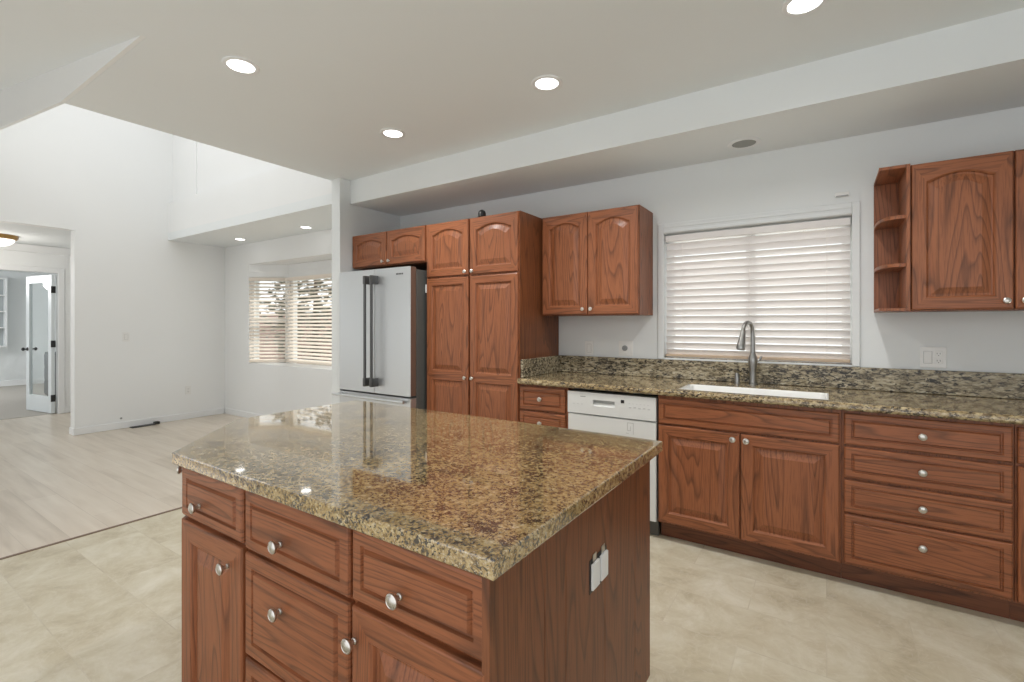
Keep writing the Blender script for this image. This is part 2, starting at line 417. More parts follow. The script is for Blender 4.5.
# room beyond
struct(MB().box(-14.7, -14.6, -4.0, 3.3, 0, 2.45).build('wall_far', WALL), 'far white wall of the room beyond the french door', 'wall')
b = MB(); b.box(-14.6, -11.6, 3.2, 3.3, 0, 2.45); b.box(-11.6, -10.3, 3.2, 3.3, 0, 2.45); b.box(-10.3, HX - .1, 3.2, 3.3, 0, 2.45)
struct(b.build('wall_far_side', WALL))
struct(MB().box(-14.7, HX - .1, -4.0, 3.3, 2.45, 2.55).build('ceiling_far', CEIL))
struct(MB().box(-14.6, -14.586, -3.9, 3.2, 0.004, .12).build('baseboard_far', TRIMW))

# ------------------------------------------------------------------ french door
dd = math.atan2(2.03 - 2.145, -10.25 + 9.50)
d = bpy.data.objects.new('door_1', None); COL.objects.link(d); d.location = (-9.50, 2.12, 0.012); d.rotation_euler = (0, 0, dd)
struct(d, 'pale blue white french door standing open with a black knob', 'door')
W, Hh, T = 0.77, 2.04, 0.042
b = MB()
b.box(0, .095, -T / 2, T / 2, 0, Hh, 0, .003, 1); b.box(W - .095, W, -T / 2, T / 2, 0, Hh, 0, .003, 1)
b.box(.095, W - .095, -T / 2, T / 2, 0, .24, 0, .003, 1); b.box(.095, W - .095, -T / 2, T / 2, Hh - .11, Hh, 0, .003, 1)
b.build('door_leaf', FDOOR, d)
MB().box(.095, W - .095, -.004, .004, .24, Hh - .11).build('pane', GLASS, d)
k = MB()
for sgn in (-1, 1):
    k.lathe([(.028, sgn * .021), (.028, sgn * .028), (.010, sgn * .032), (.010, sgn * .055), (.024, sgn * .062), (.028, sgn * .075), (.016, sgn * .088)], (W - .05, 0, .93), 'y', 16)
k.build('knob', BLACK, d)
for z in (.22, 1.02, 1.82):
    MB().box(-.006, .006, -T / 2 - .006, T / 2 + .004, z - .05, z + .05).build('hinge', BLACK, d)

# built-in shelves and a dark chest seen in the far room
t = thing('wall_shelf', 'small built-in white wall shelf seen through the hall doorway', 'shelf', (-14.6, 1.78, .84))
b = MB(); b.box(0.002, .05, 0, .72, 0, 1.46, 0); b.build('back_panel', plain('shelf_back', (0.42, 0.46, 0.47), .6), t)
b = MB(); b.box(.05, .22, 0, .03, 0, 1.46); b.box(.05, .22, .69, .72, 0, 1.46); b.box(.05, .22, .03, .69, 0, .03); b.box(.05, .22, .03, .69, 1.43, 1.46); b.build('frame', TRIMW, t)
for z in (.40, .74, 1.08): MB().box(.051, .215, .031, .689, z, z + .022).build('shelf_board', TRIMW, t)
t = thing('chest', 'dark grey low chest seen through the french door glass', 'chest', (-11.2, 2.72, .004))
MB().box(-.5, .5, -.22, .22, .06, .82, 0, .006).build('body', plain('chest_dark', (0.05, 0.06, 0.065), .5), t)
for z in (.09, .33, .57): MB().box(-.47, .47, -.235, -.2215, z, z + .215, 0, .004).build('drawer', plain('chest_drawer', (0.07, 0.08, 0.085), .45), t)
for x in (-.45, .45): MB().box(x - .03, x + .03, -.2, .2, 0, .06).build('foot', BLACK, t)

# ------------------------------------------------------------------ cabinet doors, drawers, knobs
def arch_pts(x0, x1, z0, z1, rise, n=14):
    """closed outline: bottom-left, bottom-right, then top from right to left"""
    pts = [(x0, z0), (x1, z0)]
    for i in range(n + 1):
        u = 1 - i / n
        if rise:
            w = min(max((u - .05) / .90, 0), 1)
            h = math.sin(math.pi * w) ** 0.8
        else: h = 0
        pts.append((x0 + (x1 - x0) * u, z1 - rise + rise * h))
    return pts
def front(x0, x1, z0, z1, y, frame=.055, rise=0.0, thick=.020, raise_w=.032, panels=None, horiz=False):
    """a routed raised-panel front; the outside faces -y. material slots: 0 vertical grain, 1 horizontal grain"""
    b = MB(); n = 14 if rise else 4
    e = .006
    def lp(d, dy, rs=0.0, r=None):
        a = r or (x0, x1, z0, z1)
        return [(px, y + dy, pz) for px, pz in arch_pts(a[0] + d, a[1] - d, a[2] + d, a[3] - d, rs, n)]
    def mi(k, i):
        if horiz: return 1
        if k < 0: return 0
        if k >= 3 + 2: return 0
        return 1 if (i == 0 or 2 <= i <= n + 1) else 0
    def field(r, rs, gap):
        # from the frame's inner edge down the moulding, groove, then up to the raised field
        L_ = [lp(0, -thick, rs, r), lp(.006, -thick + .005, rs, r), lp(.010, -thick + .0125, rs, r), lp(.018, -thick + .0125, rs, r), lp(.017 + raise_w, -thick + .002, rs, r), lp(.019 + raise_w, -thick + .001, rs, r)]
        return L_
    if panels is None:
        r = (x0 + frame, x1 - frame, z0 + frame, z1 - frame)
        L_ = [lp(0, 0), lp(0, -thick + e), lp(e * .4, -thick + e * .3), lp(e, -thick)] + field(r, rise, 0)
        b.loops(L_, mi)
    else:
        # body with several fields stacked: outer shell then each cell
        L_ = [lp(0, 0), lp(0, -thick + e), lp(e * .4, -thick + e * .3), lp(e, -thick)]
        b.loops(L_, mi, True, False)
        zs = [z0 + e] + panels + [z1 - e]
        for a, c in zip(zs[:-1], zs[1:]):
            fl, fh = (frame - e if a == zs[0] else frame * .62), (frame - e if c == zs[-1] else frame * .62)
            r = (x0 + frame, x1 - frame, a + fl, c - fh)
            outer = [(px, y - thick, pz) for px, pz in arch_pts(x0 + e, x1 - e, a, c, 0, n)]
            b.loops([outer] + field(r, 0, 0), lambda k, i: 0 if k != 0 else (1 if (i == 0 or 2 <= i <= n + 1) else 0), False, True)
    return b
def slab(x0, x1, z0, z1, y, thick=.020, border=.030):
    """drawer front: stepped edge, raised field with a bevelled line"""
    b = MB()
    def lp(d, dy): return [(px, y + dy, pz) for px, pz in arch_pts(x0 + d, x1 - d, z0 + d, z1 - d, 0, 4)]
    L_ = [lp(0, 0), lp(0, -thick + .008), lp(.003, -thick + .003), lp(.008, -thick + .001), lp(border, -thick + .001), lp(border + .003, -thick + .0075), lp(border + .008, -thick + .0075), lp(border + .014, -thick - .001), lp(border + .016, -thick - .001)]
    b.loops(L_, 1)
    return b
KN = MB().lathe([(.0075, 0), (.0075, -.004), (.0055, -.006), (.0055, -.013), (.009, -.0155), (.0145, -.019), (.0165, -.0225), (.0160, -.0255), (.0130, -.0275), (.0120, -.0268), (.009, -.0280), (.004, -.0290)], (0, 0, 0), 'y', 24)
KNOB0 = [None]
def knob(x, y, z, parent, scale=1.0):
    if KNOB0[0] is None:
        o = KN.build('knob', NICKEL, parent, (x, y, z)); KNOB0[0] = o
    else:
        o = copy_of(KNOB0[0], parent, (x, y, z))
    o.scale = (scale,) * 3
    o['label'] = 'round satin nickel knob'
    return o
WOOD = [OAKV, OAKH]

def carcass(b, x0, x1, y0, y1, z0, z1): b.box(x0, x1, y0, y1, z0, z1, 0, .0015, 1)

# ------------------------------------------------------------------ base cabinets along the back wall
FY = 2.945                     # face of the carcass; fronts stand 20 mm proud
BT = 0.885
def base(name, label, x0, x1, hollow=False):
    t = thing(name, label, 'cabinet', ((x0 + x1) / 2, FY, 0), 'base cabinets along the window wall')
    h = (x1 - x0) / 2
    dp = BY - FY - .004
    b = MB()
    if hollow:
        b.box(-h, h, 0, .018, .105, BT); b.box(-h, -h + .018, .0185, dp, .105, BT); b.box(h - .018, h, .0185, dp, .105, BT)
        b.box(-h + .0185, h - .0185, dp - .012, dp, .105, BT); b.box(-h + .0185, h - .0185, .0185, dp - .0125, .105, .123)
    else: carcass(b, -h, h, 0, dp, .105, BT)
    b.build('carcass', OAKC, t)
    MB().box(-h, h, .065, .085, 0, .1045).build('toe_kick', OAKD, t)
    return t, (x0 + x1) / 2
t, c = base('base_cabinet', 'narrow two-drawer oak base cabinet between tall pantry and dishwasher', -1.874, -1.482)
for z0, z1, kx in ((.708, .873, -1.690), (.545, .693, -1.690), (.335, .530, -1.690), (.117, .320, -1.69)):
    d = slab(-1.868 - c, -1.500 - c, z0, z1, 0).build('drawer', WOOD, t); knob(kx - c, -.020, (z0 + z1) / 2, d)
t, c = base('base_cabinet', 'wide oak sink base cabinet with two doors below the sink', -.866, .062, True)
slab(-.860 - c, .054 - c, .716, .868, 0).build('false_front', WOOD, t)
for x0, x1, kx in ((-.860, -.408, -.441), (-.400, .054, -.372)):
    d = front(x0 - c, x1 - c, .117, .706, 0, .058).build('door', WOOD, t); knob(kx - c, -.020, .674, d)
t, c = base('base_cabinet', 'four-drawer oak base cabinet right of the sink cabinet', .063, .684)
for z0, z1 in ((.716, .873), (.550, .704), (.375, .538), (.117, .366)):
    d = slab(.073 - c, .677 - c, z0, z1, 0).build('drawer', WOOD, t); knob(.373 - c, -.020, .275 if z0 < .2 else (z0 + z1) / 2, d)
t, c = base('base_cabinet', 'oak base cabinet cut off by the right edge of the photo', .685, 1.40)
slab(.692 - c, 1.393 - c, .716, .873, 0).build('drawer', WOOD, t)
for x0, x1 in ((.692, 1.040), (1.046, 1.393)): front(x0 - c, x1 - c, .117, .704, 0, .058).build('door', WOOD, t)

# ------------------------------------------------------------------ worktop, splash, sink, faucet
CT0, CT1 = 0.888, 0.928
SX0, SX1, SY0, SY1 = -.760, .012, 2.968, 3.285
b = MB()
def fprof(y1, r=.016):
    y0 = 2.902
    p = [(y0 + r - r * math.cos(a), CT0 + r - r * math.sin(a)) for a in [math.pi / 2 * (1 - i / 5) for i in range(6)]][::-1]
    p = []
    for i in range(7):
        a = math.pi / 2 + math.pi * 0.5 * i / 6      # top round
        p.append((y0 + r + r * math.cos(a), CT1 - r + r * math.sin(a)))
    for i in range(7):
        a = math.pi + math.pi * 0.5 * i / 6          # bottom round
        p.append((y0 + r + r * math.cos(a), CT0 + r + r * math.sin(a)))
    return p + [(y1, CT0), (y1, CT1)]
YB = BY - .004
b.prism(fprof(YB), -1.872, SX0, 0, 'x'); b.prism(fprof(SY0), SX0, SX1, 0, 'x'); b.prism(fprof(YB), SX1, 1.42, 0, 'x')
b.box(SX0, SX1, SY1, YB, CT0, CT1)
tag(b.build('worktop', GRAN2), 'speckled olive and gold granite worktop along the window wall', 'worktop')
b = MB().box(-1.850, 1.42, YB - .022, YB, CT1 + .001, 1.063, 0, .003, 1)
b.box(-1.872, -1.8505, 2.945, YB, CT1 + .001, 1.063, 0, .003, 1)
b.box(-1.03, .165, BY - .030, BY - .0262, 1.03, 1.0645)
tag(b.build('backsplash', GRAN3), 'low grey streaked granite backsplash below the window', 'backsplash')
t = thing('sink', 'white undermount kitchen sink set in the granite worktop', 'sink', ((SX0 + SX1) / 2, (SY0 + SY1) / 2, .70))
hx, hy = (SX1 - SX0) / 2 - .002, (SY1 - SY0) / 2 - .002
def rr(x, y, z, r, n=6):
    pts = []
    for cx, cy, a0 in ((x - r, y - r, 0), (-x + r, y - r, 90), (-x + r, -y + r, 180), (x - r, -y + r, 270)):
        for i in range(n): 
            a = R(a0 + 90 * i / (n - 1)); pts.append((cx + r * math.cos(a), cy + r * math.sin(a), z))
    return pts
zt = CT1 - .70 - .003
b = MB().loops([rr(hx, hy, -.012, .03), rr(hx, hy, zt, .012), rr(hx - .008, hy - .006, zt, .02), rr(hx - .014, hy - .012, zt - .01, .03), rr(hx - .02, hy - .02, .01, .05), rr(hx - .06, hy - .06, 0, .05)], 0, True, True, True)
b.build('basin', SINKW, t)
MB().lathe([(.042, .0005), (.042, .004), (.030, .005), (.028, .002), (.004, .002)], (0, .02, 0), 'z', 20).build('drain', NICKEL, t)

t = thing('faucet', 'tall grey pull-down kitchen faucet behind the sink', 'faucet', (-.402, 3.455, CT1 + .001), None, R(-25))
MB().lathe([(.026, 0), (.026, .006), (.0215, .010), (.0205, .05), (.0215, .105), (.023, .112), (.023, .118), (.0255, .130), (.028, .150), (.0265, .172), (.019, .192), (.0155, .205), (.0145, .23)], (0, 0, 0), 'z', 24).build('body', FAUCETM, t)
pts = [(0, 0, .225), (0, 0, .28), (0, -.002, .325)]
for i in range(9):
    a = math.pi * (1 - i / 8 * .97); pts.append((0, -.054 - .050 * math.cos(a), .348 + .056 * math.sin(a)))
MB().tube(pts, [.0145, .0135, .013] + [.0125] * 9, 14).build('spout', FAUCETM, t)
o = MB().lathe([(.0125, 0), (.0135, -.01), (.017, -.045), (.0225, -.085), (.0235, -.105), (.021, -.115), (.016, -.116)], (0, 0, 0), 'z', 20).build('spray_head', FAUCETM, t, (0, -.103, .352)); o.rotation_euler = (R(-14), 0, 0); o.scale = (1.12, 1.12, 1.1)
MB().tube([(.02, .014, .155), (.030, .024, .160), (.040, .034, .185)], [.009, .008, .006], 10).build('lever', FAUCETM, t)
t = thing('soap_dispenser', 'short grey soap dispenser left of the faucet', 'dispenser', (-.493, 3.44, CT1 + .001))
MB().lathe([(.020, 0), (.020, .004), (.0155, .007), (.0155, .050), (.013, .054), (.013, .066), (.010, .070), (.004, .071)], (0, 0, 0), 'z', 18).build('body', FAUCETM, t)

# ------------------------------------------------------------------ dishwasher
t = thing('dishwasher', 'white built-in dishwasher between the oak base cabinets', 'dishwasher', (-1.174, FY, 0))
h = .300
MB().box(-h, h, .0, .58, .10, .868, 0).build('tub', plain('dishwasher_body', (.25, .25, .25), .5), t)
MB().box(-h, h, -.022, -.0005, .105, .716, 0, .004).build('door_panel', APPL, t)
b = MB()
hp = (-.115, .035)
y0 = -.026
for x0, x1, z0, z1 in ((-h, hp[0], .724, .868), (hp[1], h, .724, .868), (hp[0], hp[1], .724, .782), (hp[0], hp[1], .822, .868)):
    b.box(x0, x1, y0, -.0005, z0, z1)
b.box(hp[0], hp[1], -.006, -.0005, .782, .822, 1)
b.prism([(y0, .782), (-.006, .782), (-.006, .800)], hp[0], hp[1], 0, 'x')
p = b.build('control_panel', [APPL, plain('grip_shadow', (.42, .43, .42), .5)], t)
MB().box(.078, .100, y0 - .002, y0 - .0002, .818, .838).build('display', BLACK, p)
for i in range(5):
    MB().box(.13 + i * .03, .146 + i * .03, y0 - .0015, y0 - .0002, .790 + (i % 2) * .003, .797 + (i % 2) * .003, 0, .0004, 1).build('button', PALEP, p)
MB().box(-.205, -.168, y0 - .0012, y0 - .0002, .836, .841).build('badge', GREYP, p)
b = MB()
for k_ in range(6): b.box(.128 + k_ * .024, .138 + k_ * .024, y0 - .0008, y0 - .0002, .818, .8205)
b.build('printed_text', PALEP, p); b = MB()
for k_ in range(3): b.box(-.26 + k_ * .03, -.248 + k_ * .03, y0 - .0008, y0 - .0002, .785, .789)
b.build('printed_text', PALEP, p)
b = MB()
for x0, x1, z0, z1 in ((.118, .160, .694, .698), (.156, .160, .625, .694), (.118, .122, .650, .694), (.118, .142, .646, .650), (.138, .142, .646, .675), (.110, .128, .628, .632)):
    b.box(x0, x1, -.0232, -.0222, z0, z1)
b.build('tape_residue', plain('tape_grey', (.52, .52, .50), .7), t)
MB().box(-h, h, .03, .05, .004, .1045).build('toe_panel', STEELD, t)

# ------------------------------------------------------------------ tall pantry
PX0, PX1, PT = -2.800, -1.877, 2.155
t = thing('pantry_cabinet', 'tall oak pantry cabinet with arched upper doors beside the refrigerator', 'cabinet', ((PX0 + PX1) / 2, FY, 0))
c = (PX0 + PX1) / 2; h = (PX1 - PX0) / 2
b = MB(); carcass(b, -h, h, 0, BY - FY - .004, .105, PT); b.build('carcass', OAKC, t)
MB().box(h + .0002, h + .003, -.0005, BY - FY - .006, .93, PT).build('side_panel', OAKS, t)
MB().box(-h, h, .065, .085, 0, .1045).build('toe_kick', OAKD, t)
for s_ in (-1, 1):
    x0, x1 = ((-h + .010, -.008) if s_ < 0 else (.008, h - .008))
    d = front(x0, x1, 1.712, PT - .004, 0, .056, .040).build('door', WOOD, t); knob(s_ * .036, -.020, 1.735, d, .85)
    d = front(x0, x1, .117, 1.698, 0, .056, panels=[.905]).build('door', WOOD, t); knob(s_ * .036, -.020, .90, d, .85)
MB().box(-h - .012, -h - .001, -.012, .010, 1.585, 1.655, 0, .002).build('catch', WHITEP, t)['label'] = 'small white plastic catch'
o = MB().lathe([(.022, 0), (.030, .006), (.031, .03), (.026, .046), (.014, .057), (.003, .060)], (0, 0, 0), 'z', 20).build('ornament', BLACK, None, (-2.248, 2.975, PT + .0015))
tag(o, 'small black knob-shaped object on top of the tall pantry', 'ornament')

# over-fridge cabinet
t = thing('wall_cabinet', 'short oak cabinet with two arched doors above the refrigerator', 'cabinet', (-3.2805, FY, 1.845), 'wall cabinets')
h = .474
b = MB(); carcass(b, -h, h, 0, BY - FY - .004, 0, .312); b.build('carcass', OAKC, t)
for s_ in (-1, 1):
    x0, x1 = ((-h + .008, -.006) if s_ < 0 else (.006, h - .008))
    d = front(x0, x1, .008, .308, 0, .056, .034).build('door', WOOD, t); knob(s_ * .040, -.020, .040, d, .85)

# wall cabinet left of the window
UY = 3.245
t = thing('wall_cabinet', 'oak wall cabinet with two arched doors left of the window', 'cabinet', (-1.470, UY, 1.387), 'wall cabinets')
h = .387
b = MB(); carcass(b, -h, h, 0, BY - UY - .003, 0, .766); b.build('carcass', OAKC, t)
for s_ in (-1, 1):
    x0, x1 = ((-h + .006, .000) if s_ < 0 else (.004, h - .004))
    d = front(x0, x1, .006, .762, 0, .060, .038).build('door', WOOD, t); knob(s_ * .032, -.020, .046, d, .85)
# wall cabinet right of the window
t = thing('wall_cabinet', 'oak wall cabinet with arched doors right of the window', 'cabinet', (.752, UY, 1.390), 'wall cabinets')
h = .388
b = MB(); carcass(b, -h, h, 0, BY - UY - .003, 0, .766); b.build('carcass', OAKC, t)
for s_ in (-1, 1):
    x0, x1 = ((-h + .004, -.004) if s_ < 0 else (.002, h - .004))
    d = front(x0, x1, .006, .764, 0, .060, .034).build('door', WOOD, t); knob(s_ * .032, -.020, .044, d, .9)
# open end shelf
t = thing('corner_shelf', 'open oak end shelf with rounded boards on the right wall cabinet', 'shelf', (.3635, BY - .003, 1.390))
MB().box(-.130, -.001, -.012, 0, 0, .766).build('back_panel', OAKV, t)
MB().box(-.016, -.0008, -.340, -.0125, 0, .766).build('side_panel', OAKV, t)
for z in (.001, .750): MB().prism([(-.0165, -.345), (-.0165, -.0125), (-.130, -.0125), (-.130, -.345)][::-1], z, z + .015).build('end_board', OAKY, t)
for z in (.235, .490):
    pl = [(-.0165, -.0125)] + [(-.0165 - .114 * math.sin(a), -.0125 - .300 * math.cos(a)) for a in [math.pi / 2 * i / 12 for i in range(13)]]
    pl = [(-.0165, -.0125), (-.1305, -.0125)] + [(-.0165 - .114 * (math.cos(a) ** .6), -.0125 - .300 * (math.sin(a) ** .6)) for a in [math.pi / 2 * i / 12 for i in range(1, 13)]]
    MB().prism(pl, z, z + .018).build('shelf_board', OAKY, t)

# ------------------------------------------------------------------ refrigerator
t = thing('refrigerator', 'stainless french-door refrigerator with dark bar handles', 'refrigerator', (-3.275, 2.77, 0))
h = .455
MB().box(-h + .004, h - .004, .075, .745, .03, 1.775, 0, .004, 1).build('body', FRIDGEBODY, t)
for s_ in (-1, 1):
    x0, x1 = ((-h, .016) if s_ < 0 else (.020, h))
    b = MB().box(x0, x1, .0, .006, .728, 1.795, 0, .0025, 2)
    b.box(x0 + .002, x1 - .002, .0062, .068, .730, 1.793, 1, .003, 1)
    d = b.build('door', [STEEL, DOORREFL], t)
    hx_ = .018 + s_ * .042
    g = MB().tube([(hx_, -.066, .800), (hx_, -.066, 1.725)], .0125, 14)
    for z in (.825, 1.70):
        g.box(hx_ - .014, hx_ + .014, -.078, -.0005, z - .036, z + .036, 0, .004)
    g.build('handle', STEELD, d)
b = MB()
for i, w in enumerate((.010, .014, .012, .012, .004, .012)):
    x = .290 + sum((.010, .014, .012, .012, .004, .012)[:i]) + i * .0035
    b.box(x, x + w * .85, -.0014, -.0002, 1.732, 1.745)
b.build('badge', STEELD, t)['label'] = 'small dark badge lettering'
MB().box(-h, h, .0, .068, .40, .715, 0, .004).build('freezer_drawer', STEEL, t)
dr = t.children[-1]
g = MB().tube([(-h - .02, -.058, .690), (h - .02, -.058, .690)], .011, 14)
for x in (-h + .05, h - .06): g.box(x - .02, x + .02, -.068, -.0005, .678, .702, 0, .003)
g.build('handle', STEEL, dr)
MB().box(-h, h, .0, .068, .06, .39, 0, .004).build('freezer_drawer', STEEL, t)
for x in (-.40, .40):
    for y in (.12, .68): MB().lathe([(.02, 0), (.02, .03)], (x, y, 0), 'z', 12).build('foot', BLACK, t)

# ------------------------------------------------------------------ island
IX0, IX1, IY0, IY1 = -1.735, -.505, .710, 1.622
t = thing('kitchen_island', 'oak kitchen island base with drawers and doors under gold granite', 'island', (-1.3, 1.1, 0))
ox, oy = -1.3, 1.1
def rel(x, y): return (x - ox, y - oy)
ztop = .876
poly = [rel(IX0 + .004, IY0), rel(IX1 - .019, IY0), rel(IX1 - .019, IY1), rel(-2.055, IY1), rel(-2.055, 1.034)]
MB().prism(poly, .115, ztop).build('carcass', OAKC, t)
# right end panel made of joined boards
b = MB(); ys = [.690, .892, .991, 1.224, 1.468, IY1]
for a, c_ in zip(ys[:-1], ys[1:]):
    b.box(IX1 - .0185 - ox, IX1 - ox, a - oy + .0008, c_ - oy - .0008, .118, ztop, 0, .0012, 1)
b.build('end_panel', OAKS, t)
tp = [rel(IX0 + .06, IY0 + .06), rel(IX1 - .08, IY0 + .06), rel(IX1 - .08, IY1 - .06), rel(-2.0, IY1 - .06), rel(-2.0, 1.06)]
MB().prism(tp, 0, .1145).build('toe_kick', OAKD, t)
fy = IY0 - oy
for x0, x1, rows in ((-1.729, -1.362, [(.708, .862, -1.603, .763, 's'), (.118, .694, -1.433, .627, 'd')]),
                     (-1.346, -.900, [(.700, .862, -1.165, .758, 's'), (.408, .689, -1.165, .587, 'b'), (.118, .397, -1.165, .26, 'b')]),
                     (-.888, -.512, [(.704, .862, -.732, .761, 's'), (.118, .690, -.874, .618, 'd')])):
    for z0, z1, kx, kz, kind in rows:
        if kind == 'd': d = front(x0 - ox, x1 - ox, z0, z1, fy, .060).build('door', WOOD, t)
        else: d = slab(x0 - ox, x1 - ox, z0, z1, fy, .020, .036 if kind == 'b' else .030).build('drawer', WOOD, t)
        knob(kx - ox, fy - .020, kz, d)
# angled front on the clipped corner, with its knob
ang = bpy.data.objects.new('angled_front', None)
ang = slab(-.225, .225, .704, .862, 0).build('drawer', WOOD, t)
mx, my = rel((IX0 - 2.055) / 2, (IY0 + 1.034) / 2)
ang.location = (mx - .001, my - .001, 0); ang.rotation_euler = (0, 0, R(-45.3))
knob(.185, -.020, .838, ang, .9)
d = front(-.225, .225, .118, .690, 0, .058).build('door', WOOD, t); d.location = ang.location; d.rotation_euler = ang.rotation_euler
knob(-.18, -.020, .62, d)
# the uncovered pair of outlets in the end panel
b = MB(); b.box(IX1 - ox + .0004, IX1 - ox + .0012, 1.120 - oy, 1.234 - oy, .630, .716, 0)
ob = b.build('outlet_box', BLACK, t)
for y0, y1 in ((1.126, 1.172), (1.182, 1.228)):
    MB().box(IX1 - ox + .0013, IX1 - ox + .009, y0 - oy, y1 - oy, .638, .706, 0, .003).build('outlet', WHITEP, ob)
    MB().box(IX1 - ox + .0013, IX1 - ox + .003, y0 - oy + .012, y1 - oy - .012, .7065, .726, 0).build('bracket', NICKEL, ob)
# granite top
b = MB(); bm = bmesh.new()
pl = [(-.477, .665), (-.477, 1.672), (-2.105, 1.672), (-2.105, 1.045), (-1.734, .665)]
vb = [bm.verts.new((x, y, .877)) for x, y in pl]; f = bm.faces.new(vb)
e = bmesh.ops.extrude_face_region(bm, geom=[f]); 
for v in e['geom']:
    if isinstance(v, bmesh.types.BMVert): v.co.z = .914
bmesh.ops.recalc_face_normals(bm, faces=bm.faces[:])
ed = [x for x in bm.edges if abs(x.verts[0].co.z - x.verts[1].co.z) < 1e-6]
bmesh.ops.bevel(bm, geom=ed, offset=.004, segments=2, profile=.5, affect='EDGES')
b.bm(bm, 0, False)
tag(b.build('island_top', GRAN), 'polished gold granite island top with a clipped corner', 'worktop')

# ------------------------------------------------------------------ kitchen window
w = bpy.data.objects.new('window_1', None); COL.objects.link(w); w.location = ((WX0 + WX1) / 2, BY, WZ0)
struct(w, 'kitchen window above the sink with ivory blinds', 'window')
hw = (WX1 - WX0) / 2; hh = WZ1 - WZ0
b = MB()
b.box(-hw - .045, -hw, -.014, -.0005, -.01, hh + .075, 0, .003, 1); b.box(hw, hw + .040, -.014, -.0005, -.01, hh + .075, 0, .003, 1)
b.box(-hw, hw, -.014, -.0005, hh, hh + .075, 0, .003, 1); b.box(-hw, hw, -.024, -.0145, hh + .004, hh + .022, 0, .003, 1); b.box(-hw, hw, -.020, -.0145, hh + .038, hh + .052, 0, .003, 1)
b.build('casing', WALL, w)
b = MB()
for x0, x1, z0, z1 in ((-hw, -hw + .05, 0, hh), (hw - .05, hw, 0, hh), (-hw + .05, hw - .05, 0, .05), (-hw + .05, hw - .05, hh - .05, hh), (-.03, .03, .05, hh - .05)):
    b.box(x0, x1, .085, .13, z0, z1, 0, .003, 1)
b.build('frame', TRIMW, w)
MB().box(-hw + .05, hw - .05, .105, .109, .05, hh - .05).build('pane', GLASS, w)
MB().box(-hw, hw, .002, .083, -.012, .004).build('sill', GRAN3, w)

def blind(name, label, width, z0, z1, tilt, mat, pitch=.0486, sw=.050, special=None, rail=RAILW, head=True, yoff=0.0, wand=False):
    """slatted blind, origin at bottom centre; room side is -y"""
    t = thing(name, label, 'blind', (0, 0, 0), 'window blinds')
    hw = width / 2; H_ = z1 - z0
    b = MB(); z = .032; k = 0
    while z < H_ - .05:
        a = R(tilt)
        if special and k in special: a = R(special[k])
        dy, dz = math.cos(a) * sw / 2, math.sin(a) * sw / 2
        # room edge (-y) up; slightly crowned slat with thickness
        prof = []
        for u in (-1, -.5, 0, .5, 1):
            cr = .0022 * (1 - u * u)
            prof.append((u * dy + math.sin(a) * cr, -u * dz + math.cos(a) * cr))
        th = .0026
        ring = [(p[0], p[1] + th / 2) for p in prof] + [(p[0], p[1] - th / 2) for p in prof[::-1]]
        lp0 = [(-hw, y, z + q) for y, q in ring]; lp1 = [(hw, y, z + q) for y, q in ring]
        b.loops([lp0, lp1], 0)
        z += pitch; k += 1
    b.build('slats', mat, t)
    MB().box(-hw, hw, -.025, .025, 0, .018, 0, .003).build('bottom_rail', rail, t)
    if head: MB().box(-hw, hw, -.030, .028, H_ - .045, H_, 0, .003).build('headrail', mat, t)
    n = max(2, int(width / .33))
    for i in range(n):
        c = MB(); x = -hw + .12 + (width - .24) * i / (n - 1)
        for y in (-.030, .030): c.tube([(x, y, .018), (x, y, H_ - .046)], .0011, 6)
        for j in range(1, k): c.box(x - .0007, x + .0007, -.03, .03, .010 + j * pitch - .001, .010 + j * pitch)
        c.build('cord', CORD, t)
    if wand: MB().tube([(-hw + .05, -.034, H_ - .05), (-hw + .05, -.036, H_ * .35)], .004, 8).build('wand', mat, t)
    return t
t = blind('window_blind', 'ivory slatted blind hanging mostly closed above the sink', WX1 - WX0 - .014, 1.085, 1.972, 56, SLAT, special={14: 40})
t.location = ((WX0 + WX1) / 2, BY + .034, 1.085)
# small white boxes on the wall
t = thing('wall_sensor', 'small white sensor box on the wall above the window corner', 'sensor', (.078, BY - .001, 2.113))
MB().box(-.036, .036, -.018, 0, -.012, .014, 0, .003).build('housing', WHITEP, t)
MB().box(-.030, .030, -.0195, -.0183, -.011, -.006).build('slot', GREYP, t)

# ------------------------------------------------------------------ bay window
w = bpy.data.objects.new('window_2', None); COL.objects.link(w); w.location = (0, 0, 0)
struct(w, 'bay window with slatted blinds in the far nook', 'window')
P1, P2, P3, P4 = (-6.79, 3.55), (-6.36, 3.88), (-4.63, 3.88), (-4.20, 3.55)
def off(p, q, d):
    v = Vector((q[0] - p[0], q[1] - p[1])); n_ = Vector((-v.y, v.x)).normalized() * d
    return (p[0] + n_.x, p[1] + n_.y), (q[0] + n_.x, q[1] + n_.y)
b = MB()
outl = [P1, P4, (P4[0] + .1, 3.70), (P3[0] + .12, 4.08), (P2[0] - .12, 4.08), (P1[0] - .1, 3.70)]
outl2 = [(P1[0] + .002, P1[1] + .002), (P4[0] - .002, P4[1] + .002), (P4[0] - .002, 3.70), (P3[0] + .12, 4.08), (P2[0] - .12, 4.08), (P1[0] + .002, 3.70)]
inl = [(P1[0] + .002, 3.552), (P4[0] - .002, 3.552), (P3[0], P3[1]), (P2[0], P2[1])]
b.prism(inl, BZ1 - .004, BZ1 + .08); b.prism(inl, BZ0 - .05, BZ0 + .022)
b.build('bay_board', TRIMW, w)
FZ = 1.985
